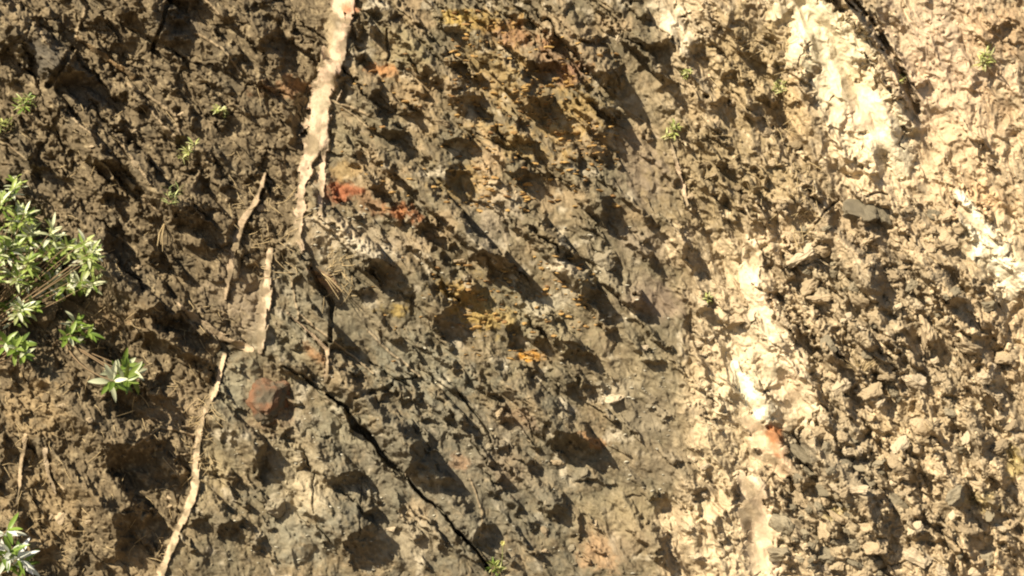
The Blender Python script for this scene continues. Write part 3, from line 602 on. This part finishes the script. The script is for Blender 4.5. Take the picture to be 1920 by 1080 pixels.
# repeats: (x0, y0, x1, y1, count, rmin, rmax, kinds, label, group)
FLD = [(1480,560,1900,1075,84,7,19,('tan','tan','grey','pale'),'angular tan and grey stone wedged in the lower right rubble slope','stones in the lower right rubble'),
 (1490,840,1660,1075,30,8,19,('grey','grey','tan'),'dark grey rounded stone in the rubble right of the long tan slab','grey stones beside the long slab'),
 (1480,380,1800,560,34,7,16,('tan','tan','grey'),'blocky light brown stone in the rubble right of the cream band','stones in the middle right rubble'),
 (1290,560,1400,1060,24,5,12,('tan','pale'),'small pale stone set in the light strip left of the cream band','stones in the light strip'),
 (1290,40,1500,430,28,5,13,('tan','brown'),'small brown stone in the rough patch left of the broad cream band','stones in the upper right rough patch'),
 (20,720,330,1075,26,5,13,('brown','tan','brown'),'small brown stone in the crumbling lower left face','stones in the lower left face'),
 (100,180,520,540,20,5,12,('brown','brown','tan'),'small brown stone stuck in the crumbling upper left face','stones in the upper left face'),
 (900,700,1240,1070,16,5,12,('grey','grey','tan'),'small grey lichened stone in the lower part of the dark rock','stones in the lower dark rock')]
placed = [(s_[0], s_[1], s_[2]) for s_ in STN]
for x0, y0, x1, y1, n, r0, r1, kinds, lb, gp in FLD:
    c = 0; tries = 0
    while c < n and tries < 4000:
        tries += 1
        x = rng.uniform(x0, x1); y = rng.uniform(y0, y1); r = r0+(r1-r0)*rng.random()**1.8
        j = int(np.searchsorted(cy_, y)); i = int(np.searchsorted(cx_, x))
        if RIBM[j, i] > .3 or inpit[j, i] > .5: continue
        if any((x-a)**2+(y-b)**2 < (.85*(r+q))**2 for a, b, q in placed): continue
        placed.append((x, y, r)); c += 1
        kd = rng.choice(kinds); asp = rng.uniform(.6, 1)
        stone(x, y, r, kd, place_label(x, y, r, kd, asp), gp, asp=asp, out=rng.uniform(.1, .45) if x > 1450 else rng.uniform(0, .25))

# ------------------------------------------------------------------ grit: countless chips, one object per look
def chips(name, n, zones, rmin, rmax, mat_attr, seed, flat=1.0, colf=None):
    rs = np.random.RandomState(seed)
    bm = bmesh.new(); bmesh.ops.create_icosphere(bm, subdivisions=1, radius=1)
    bv = np.array([v.co[:] for v in bm.verts], np.float32); bf = np.array([[v.index for v in f.verts] for f in bm.faces]); bm.free()
    Vs, Fs, Cs = [], [], []; k = 0
    wts = np.array([z[4] for z in zones], float); wts /= wts.sum()
    while k < n:
        z = zones[rs.choice(len(zones), p=wts)]
        x = rs.uniform(z[0], z[2]); y = rs.uniform(z[1], z[3])
        j = int(np.searchsorted(cy_, y)); i = int(np.searchsorted(cx_, x))
        if i >= NC or j >= NR or (RIBM[j, i] > .4 and rs.rand() > .02): k += 0; continue
        r = rmin+(rmax-rmin)*rs.rand()**2.2
        v = bv*(1+.35*(rs.rand(len(bv), 1)-.5)); v = v*np.array([rs.uniform(.7, 1.3), rs.uniform(.5, .9), rs.uniform(.45, 1.0)*flat])
        a, b, c = rs.uniform(-3, 3), rs.uniform(-.5, .5), rs.uniform(-.5, .5)
        Rm = np.array(Euler((b, a if flat == 1 else a*.08, c)).to_matrix())
        v = v @ Rm.T*(r*PX)
        v += np.array(P3(x, y, H[j, i]+r*.15))
        Vs.append(v); Fs.append(bf+k*len(bv))
        cc = csample(x, y)*rs.uniform(.7, 1.35) if colf is None else np.array(colf(rs))
        Cs.append(np.tile(cc, (len(bv), 1))); k += 1
    me = make_mesh(name, np.concatenate(Vs), np.concatenate(Fs), np.clip(np.concatenate(Cs), .02, .9).astype(np.float32), smooth=False)
    o = link(name, me, mat_attr); o['kind'] = 'stuff'; return o
o = chips('rock_grit', 4200, [(1280,0,1920,1080,5),(1460,380,1920,1080,5),(0,0,600,1080,1.5),(620,0,1300,1080,1.2)], 1.5, 5.5, M_rock, 3)
tag(o, 'loose angular rock grit clinging all over the cliff face', 'rock grit')
def ochre(rs): 
    t = rs.rand(); return (.40*(.6+.6*t), .245*(.55+.7*t), .06+.05*t)
o = chips('lichen', 620, [(840,60,1160,400,9),(960,130,1100,270,3),(640,100,900,400,2),(700,480,1100,680,2.5),(960,480,1160,620,1),(830,20,960,120,2),(850,520,970,620,2),(1050,240,1130,330,1.5),(960,655,1010,675,.5),(1010,480,1110,580,.8),(900,300,1000,400,1)], 3.5, 9.5, M_rock, 8, .38, ochre)
tag(o, 'ochre yellow lichen tufts on the knobbly dark rock near the top centre', 'lichen')

o = chips('lichen', 520, [(620,420,1260,1075,5),(560,380,700,480,2),(430,680,700,1075,2),(1000,480,1200,600,1),(1100,700,1260,780,.7)], 1.5, 5, M_rock, 18, .5, lambda rs: np.array((.50,.46,.36))*rs.uniform(.6, 1.25))
tag(o, 'whitish lichen flecks on the dark grey rock in the lower centre', 'lichen')

# ------------------------------------------------------------------ plants
def leaf_material(name, c1, c2, rough=.38, trans=.25):
    m, nt, p = mat_new(name); N = nt.nodes.new; Lk = nt.links.new
    at = N('ShaderNodeAttribute'); at.attribute_name = 'rock_colour'
    Lk(at.outputs['Color'], p.inputs['Base Color']); p.inputs['Roughness'].default_value = rough
    tr = N('ShaderNodeBsdfTranslucent'); Lk(at.outputs['Color'], tr.inputs['Color'])
    mx = N('ShaderNodeMixShader'); mx.inputs[0].default_value = trans
    Lk(p.outputs[0], mx.inputs[1]); Lk(tr.outputs[0], mx.inputs[2]); Lk(mx.outputs[0], nt.nodes['Material Output'].inputs['Surface'])
    return m
M_leaf = leaf_material('plant_leaf', None, None)
M_stem, _nt, _p = mat_new('plant_stem'); _p.inputs['Base Color'].default_value = (.22,.15,.08,1); _p.inputs['Roughness'].default_value = .8
M_straw, _nt, _p = mat_new('dry_stalk'); _p.inputs['Base Color'].default_value = (.46,.35,.19,1); _p.inputs['Roughness'].default_value = .8
def leaf(V, F, C, base, d, up, ln, wd, col, bend=.35):
    """lanceolate leaf with a folded midrib, drooping towards its tip"""
    d = d.normalized(); side = d.cross(up)
    if side.length < 1e-3: side = Vector((1, 0, 0))
    side.normalize(); nrm = side.cross(d).normalized(); n = 6; s0 = len(V)
    for i in range(n+1):
        t = i/n; w = wd*.5*(math.sin(math.pi*min(1, t*.93+.05))**.8) if i < n else 0
        c = base+d*(ln*t)-nrm*(bend*ln*t*t)
        V += [c-side*w+nrm*w*.35, c, c+side*w+nrm*w*.35]
        C += [col]*3
    for i in range(n):
        a = s0+3*i
        F += [(a, a+1, a+4, a+3), (a+1, a+2, a+5, a+4)]
def tube(V, F, pts, r0, r1, n=5):
    s0 = len(V)
    for i, p in enumerate(pts):
        a = pts[max(0, i-1)]; b = pts[min(len(pts)-1, i+1)]; d = (b-a).normalized()
        s = d.cross(Vector((0, 1, .2))); s = s.normalized() if s.length > 1e-3 else Vector((1, 0, 0)); u = d.cross(s)
        r = r0+(r1-r0)*i/(len(pts)-1)
        for k in range(n):
            an = 2*math.pi*k/n; V.append(p+s*(r*math.cos(an))+u*(r*math.sin(an)))
    for i in range(len(pts)-1):
        for k in range(n):
            F.append((s0+i*n+k, s0+i*n+(k+1) % n, s0+(i+1)*n+(k+1) % n, s0+(i+1)*n+k))
def finish(name, V, F, C, mat, parent, org):
    me = bpy.data.meshes.new(name); me.from_pydata([tuple(v-org) for v in V], [], F)
    for p in me.polygons: p.use_smooth = True
    if C:
        at = me.color_attributes.new('rock_colour', 'FLOAT_COLOR', 'POINT')
        at.data.foreach_set('color', [x for c in C for x in (*c, 1)])
    o = link(name, me, mat, parent); return o
def plant(name, label, cat, root, tips, leaf_px, leaf_w, nleaf, cols, out=45, seed=1, stem_r=2.0, group=None, spread=1.0, run=26):
    """root (px,py); tips: list of (px,py,height) rosette positions; leaves whorl round each tip"""
    rs = random.Random(seed)
    org = Vector(P3(root[0], root[1], hgt(*root)))
    E = bpy.data.objects.new(name, None); COL.objects.link(E); E.location = org; E.empty_display_size = .1
    tag(E, label, cat, group)
    V, F, C, SV, SF = [], [], [], [], []
    for (tx, ty, th) in tips:
        tip = Vector(P3(tx, ty, max(hgt(tx, ty), 0)+th))
        mid = (org+tip)*.5+Vector((rs.uniform(-.08, .08), -.05, rs.uniform(-.09, .05)))
        pts = [org.lerp(mid, t).lerp(mid.lerp(tip, t), t) for t in [i/7 for i in range(8)]]
        tube(SV, SF, pts, stem_r*PX, stem_r*PX*.45)
        ax = (pts[-1]-pts[-3]).normalized()
        ax = (ax*.6+Vector((0, -.5, .25))).normalized()
        for k in range(nleaf):
            t = rs.random(); base = pts[-1]-ax*(t*run*PX)*1.0
            az = k*2.4+rs.uniform(-.3, .3); a = ax.orthogonal().normalized(); b = ax.cross(a)
            open_ = (.45+1.0*t)*spread
            d = ax*math.cos(open_)+(a*math.cos(az)+b*math.sin(az))*math.sin(open_)
            col = rs.choice(cols); f = rs.uniform(.8, 1.2)
            leaf(V, F, C, base, d, ax+Vector((0, -.3, .4)), leaf_px*PX*rs.uniform(.7, 1.15), leaf_w*PX*rs.uniform(.8, 1.2), tuple(min(.9, c*f) for c in col), rs.uniform(.1, .45))
    finish('stem', SV, SF, None, M_stem, E, org)
    finish('foliage', V, F, C, M_leaf, E, org)
    return E
GR = [(.26,.36,.07), (.36,.46,.12), (.16,.24,.04), (.74,.78,.50), (.66,.70,.42), (.82,.84,.62), (.42,.50,.14), (.50,.56,.22)]  # palest tones: silvery undersides and sun glare put into the leaf colour
GR2 = [(.20,.30,.05), (.28,.38,.08), (.14,.22,.04), (.74,.78,.52)]  # last tone paints sun glare on a leaf
YG = [(.44,.47,.15), (.34,.38,.12), (.56,.56,.26)]
rs = random.Random(5)
tips = []
for x0, y0, x1, y1, n in ((0,335,50,420,6),(0,390,60,470,7),(25,425,110,550,15),(90,440,180,530,18),(20,540,80,590,4),(-60,340,0,600,12)):
    for _ in range(n): tips.append((rs.uniform(x0, x1), rs.uniform(y0, y1), rs.uniform(20, 95)))
plant('leafy_shrub', 'large leafy shrub with silvery and glare-pale green leaves hanging in at the left edge', 'shrub', (-70, 640), tips, 27, 6.5, 14, GR, seed=3, stem_r=1.5)
plant('leafy_sprig', 'drooping green sprig with pointed leaves under the left shrub and over a dark hollow', 'sprig', (120, 640), [(235,712,60),(222,700,48),(252,702,52),(240,690,62),(215,715,40)], 36, 10, 10, GR2, seed=5, stem_r=1.6)
plant('leafy_sprig', 'small leafy sprig beside the smooth brown stone near the left edge', 'sprig', (100, 650), [(150,612,45),(140,600,40),(165,625,40),(132,625,35)], 30, 8, 9, GR2, seed=6, stem_r=1.6)
plant('leafy_sprig', 'leafy sprig against the left edge below the large shrub', 'sprig', (-30, 690), [(30,650,50),(15,570,50),(45,660,40),(25,585,45),(40,640,35),(10,640,40)], 28, 8, 10, GR2, seed=7, stem_r=1.8)
plant('leafy_sprig', 'glare-white and green sprig in the lower left corner', 'sprig', (-40, 1090), [(20,1035,60),(35,1045,65),(8,1045,55),(15,990,40),(45,1055,50)], 38, 9, 11, [(.85,.88,.78),(.8,.84,.7),(.2,.3,.05),(.14,.22,.04)], seed=8, stem_r=1.8)  # near-white tones paint glare on the leaves
for (x, y, s_, lb, cols, sd_) in (
   (355, 280, 15, 'small yellow green weed on the crumbling upper left face above the paler one', YG, 11),
   (325, 368, 16, 'pale green weed with a woody root at the left below the yellower one', [(.52,.56,.26),(.40,.46,.18)], 12),
   (50, 195, 17, 'wispy green tuft near the upper left edge below the dark block', GR2[:3]+YG, 13),
   (8, 235, 15, 'green tuft cut by the left edge above the shrub', YG, 14),
   (1256, 243, 13, 'small green tuft at the head of the faint pinkish strip', YG, 15),
   (1285, 137, 9, 'tiny green weed under the ragged whitish patch near the top', YG, 16),
   (1845, 108, 16, 'pale green weed on the smooth pale slope at the upper right', YG, 17),
   (1462, 160, 12, 'small weed in a brown hollow left of the broad cream band', YG, 18),
   (1329, 560, 9, 'tiny bright green weed above a small dark hole right of the dark rock', YG, 19),
   (412, 208, 10, 'tiny olive weed in the upper left face left of the tall dike', YG, 20),
   (930, 1070, 14, 'low green weed at the bottom edge near the centre', GR2[:3]+YG, 21),
   (1688, 145, 8, 'tiny weed in the long shadow beside the broad cream band', YG, 22)):
    q = random.Random(sd_)
    tp = [(x+q.uniform(-s_, s_)*.8, y+q.uniform(-s_, s_)*.9, q.uniform(6, 16)) for _ in range(6)]
    plant('weed', lb, 'weed', (x-2, y+s_), tp, s_*1.15, 3.2, 7, cols, seed=sd_, stem_r=.8, run=9)
# woody root below the pale weed, dry grass tuft, dandelion stalk
def stalks(name, label, cat, root, n, ln, sprd, seed, mat, r=.8, ang=None):
    q = random.Random(seed); V, F = [], []; org = Vector(P3(root[0], root[1], hgt(*root)+2))
    for k in range(n):
        a = math.radians((ang if ang is not None else 90)+q.uniform(-sprd, sprd)); l_ = ln*PX*q.uniform(.6, 1.1)
        e = org+Vector((math.cos(a)*l_, -q.uniform(.15, .5)*l_, math.sin(a)*l_)); m_ = org.lerp(e, .5)+Vector((0, -.04*q.random(), .02))
        tube(V, F, [org, m_, e-Vector((0, 0, q.uniform(0, .02)))], r*PX, r*PX*.4, 4)
    me = bpy.data.meshes.new(name); me.from_pydata([tuple(v-org) for v in V], [], F); o = link(name, me, mat); o.location = org
    return tag(o, label, cat)
stalks('dry_grass_tuft', 'dry yellow grass tuft in the dark rubble right of the cream band', 'grass tuft', (1612, 705), 34, 48, 60, 3, M_straw)
stalks('woody_root', 'short pinkish woody root hanging under the pale green weed', 'root', (308, 420), 5, 50, 12, 4, M_straw, 1.6, -98)
stalks('dry_twig_bunch', 'bunch of dry reddish twigs over the dark angular block left of centre', 'twigs', (592, 505), 7, 70, 10, 6, M_straw, 1.1, -44)
E = bpy.data.objects.new('dandelion', None); COL.objects.link(E); org = Vector(P3(940, 1062, hgt(940, 1062)+4)); E.location = org
tag(E, 'single dandelion with a pale yellow head on a thin stalk at the bottom edge', 'flower')
V, F = [], []; tube(V, F, [org, org+Vector((.01, -.10, .10)), org+Vector((.012, -.13, .20))], .9*PX, .6*PX, 5)
M_gst, _nt, _p = mat_new('green_stalk'); _p.inputs['Base Color'].default_value = (.30,.34,.12,1)
finish('stem', V, F, None, M_gst, E, org)
V, F, C = [], [], []; q = random.Random(2); top = org+Vector((.012, -.13, .20))
for k in range(26):
    a = k*2.4; el = .3+.9*(k/26); d = Vector((math.cos(a)*math.cos(el), -math.sin(el)*.9, math.sin(a)*math.cos(el)+.3))
    leaf(V, F, C, top, d, Vector((0, -1, .3)), 5.5*PX, 2.2*PX, (.78,.72,.30), .1)
finish('flower_head', V, F, C, M_leaf, E, org)
# countless dry stalks and rootlets lying over the left face
q = random.Random(9); V, F = [], []
for k in range(420):
    z = q.choice(((0,700,340,1080),(0,700,340,1080),(420,340,560,520),(150,560,420,720),(1480,300,1530,460),(350,740,400,900),(1300,60,1500,420),(0,150,500,500),(600,480,660,560)))
    x = q.uniform(z[0], z[2]); y = q.uniform(z[1], z[3]); a = math.radians(q.choice((-40, -95, 20, -150, -60))+q.uniform(-25, 25)); l_ = q.uniform(10, 38)
    p0 = Vector(P3(x, y, hgt(x, y)+2)); x2 = x+math.cos(a)*l_; y2 = y-math.sin(a)*l_
    p2 = Vector(P3(x2, y2, hgt(x2, y2)+3)); xm, ym = (x+x2)/2+q.uniform(-3, 3), (y+y2)/2+q.uniform(-3, 3)
    p1 = Vector(P3(xm, ym, max(hgt(xm, ym)+2.5, (hgt(x, y)+hgt(x2, y2))/2+3)))
    tube(V, F, [p0, p1, p2], .75*PX, .4*PX, 4)
me = bpy.data.meshes.new('dry_stalks'); me.from_pydata([tuple(v) for v in V], [], F); o = link('dry_stalks', me, M_straw); o['kind'] = 'stuff'
tag(o, 'thin dry stalks and rootlets scattered over the cliff face', 'dry stalks')
bpy.context.view_layer.update()
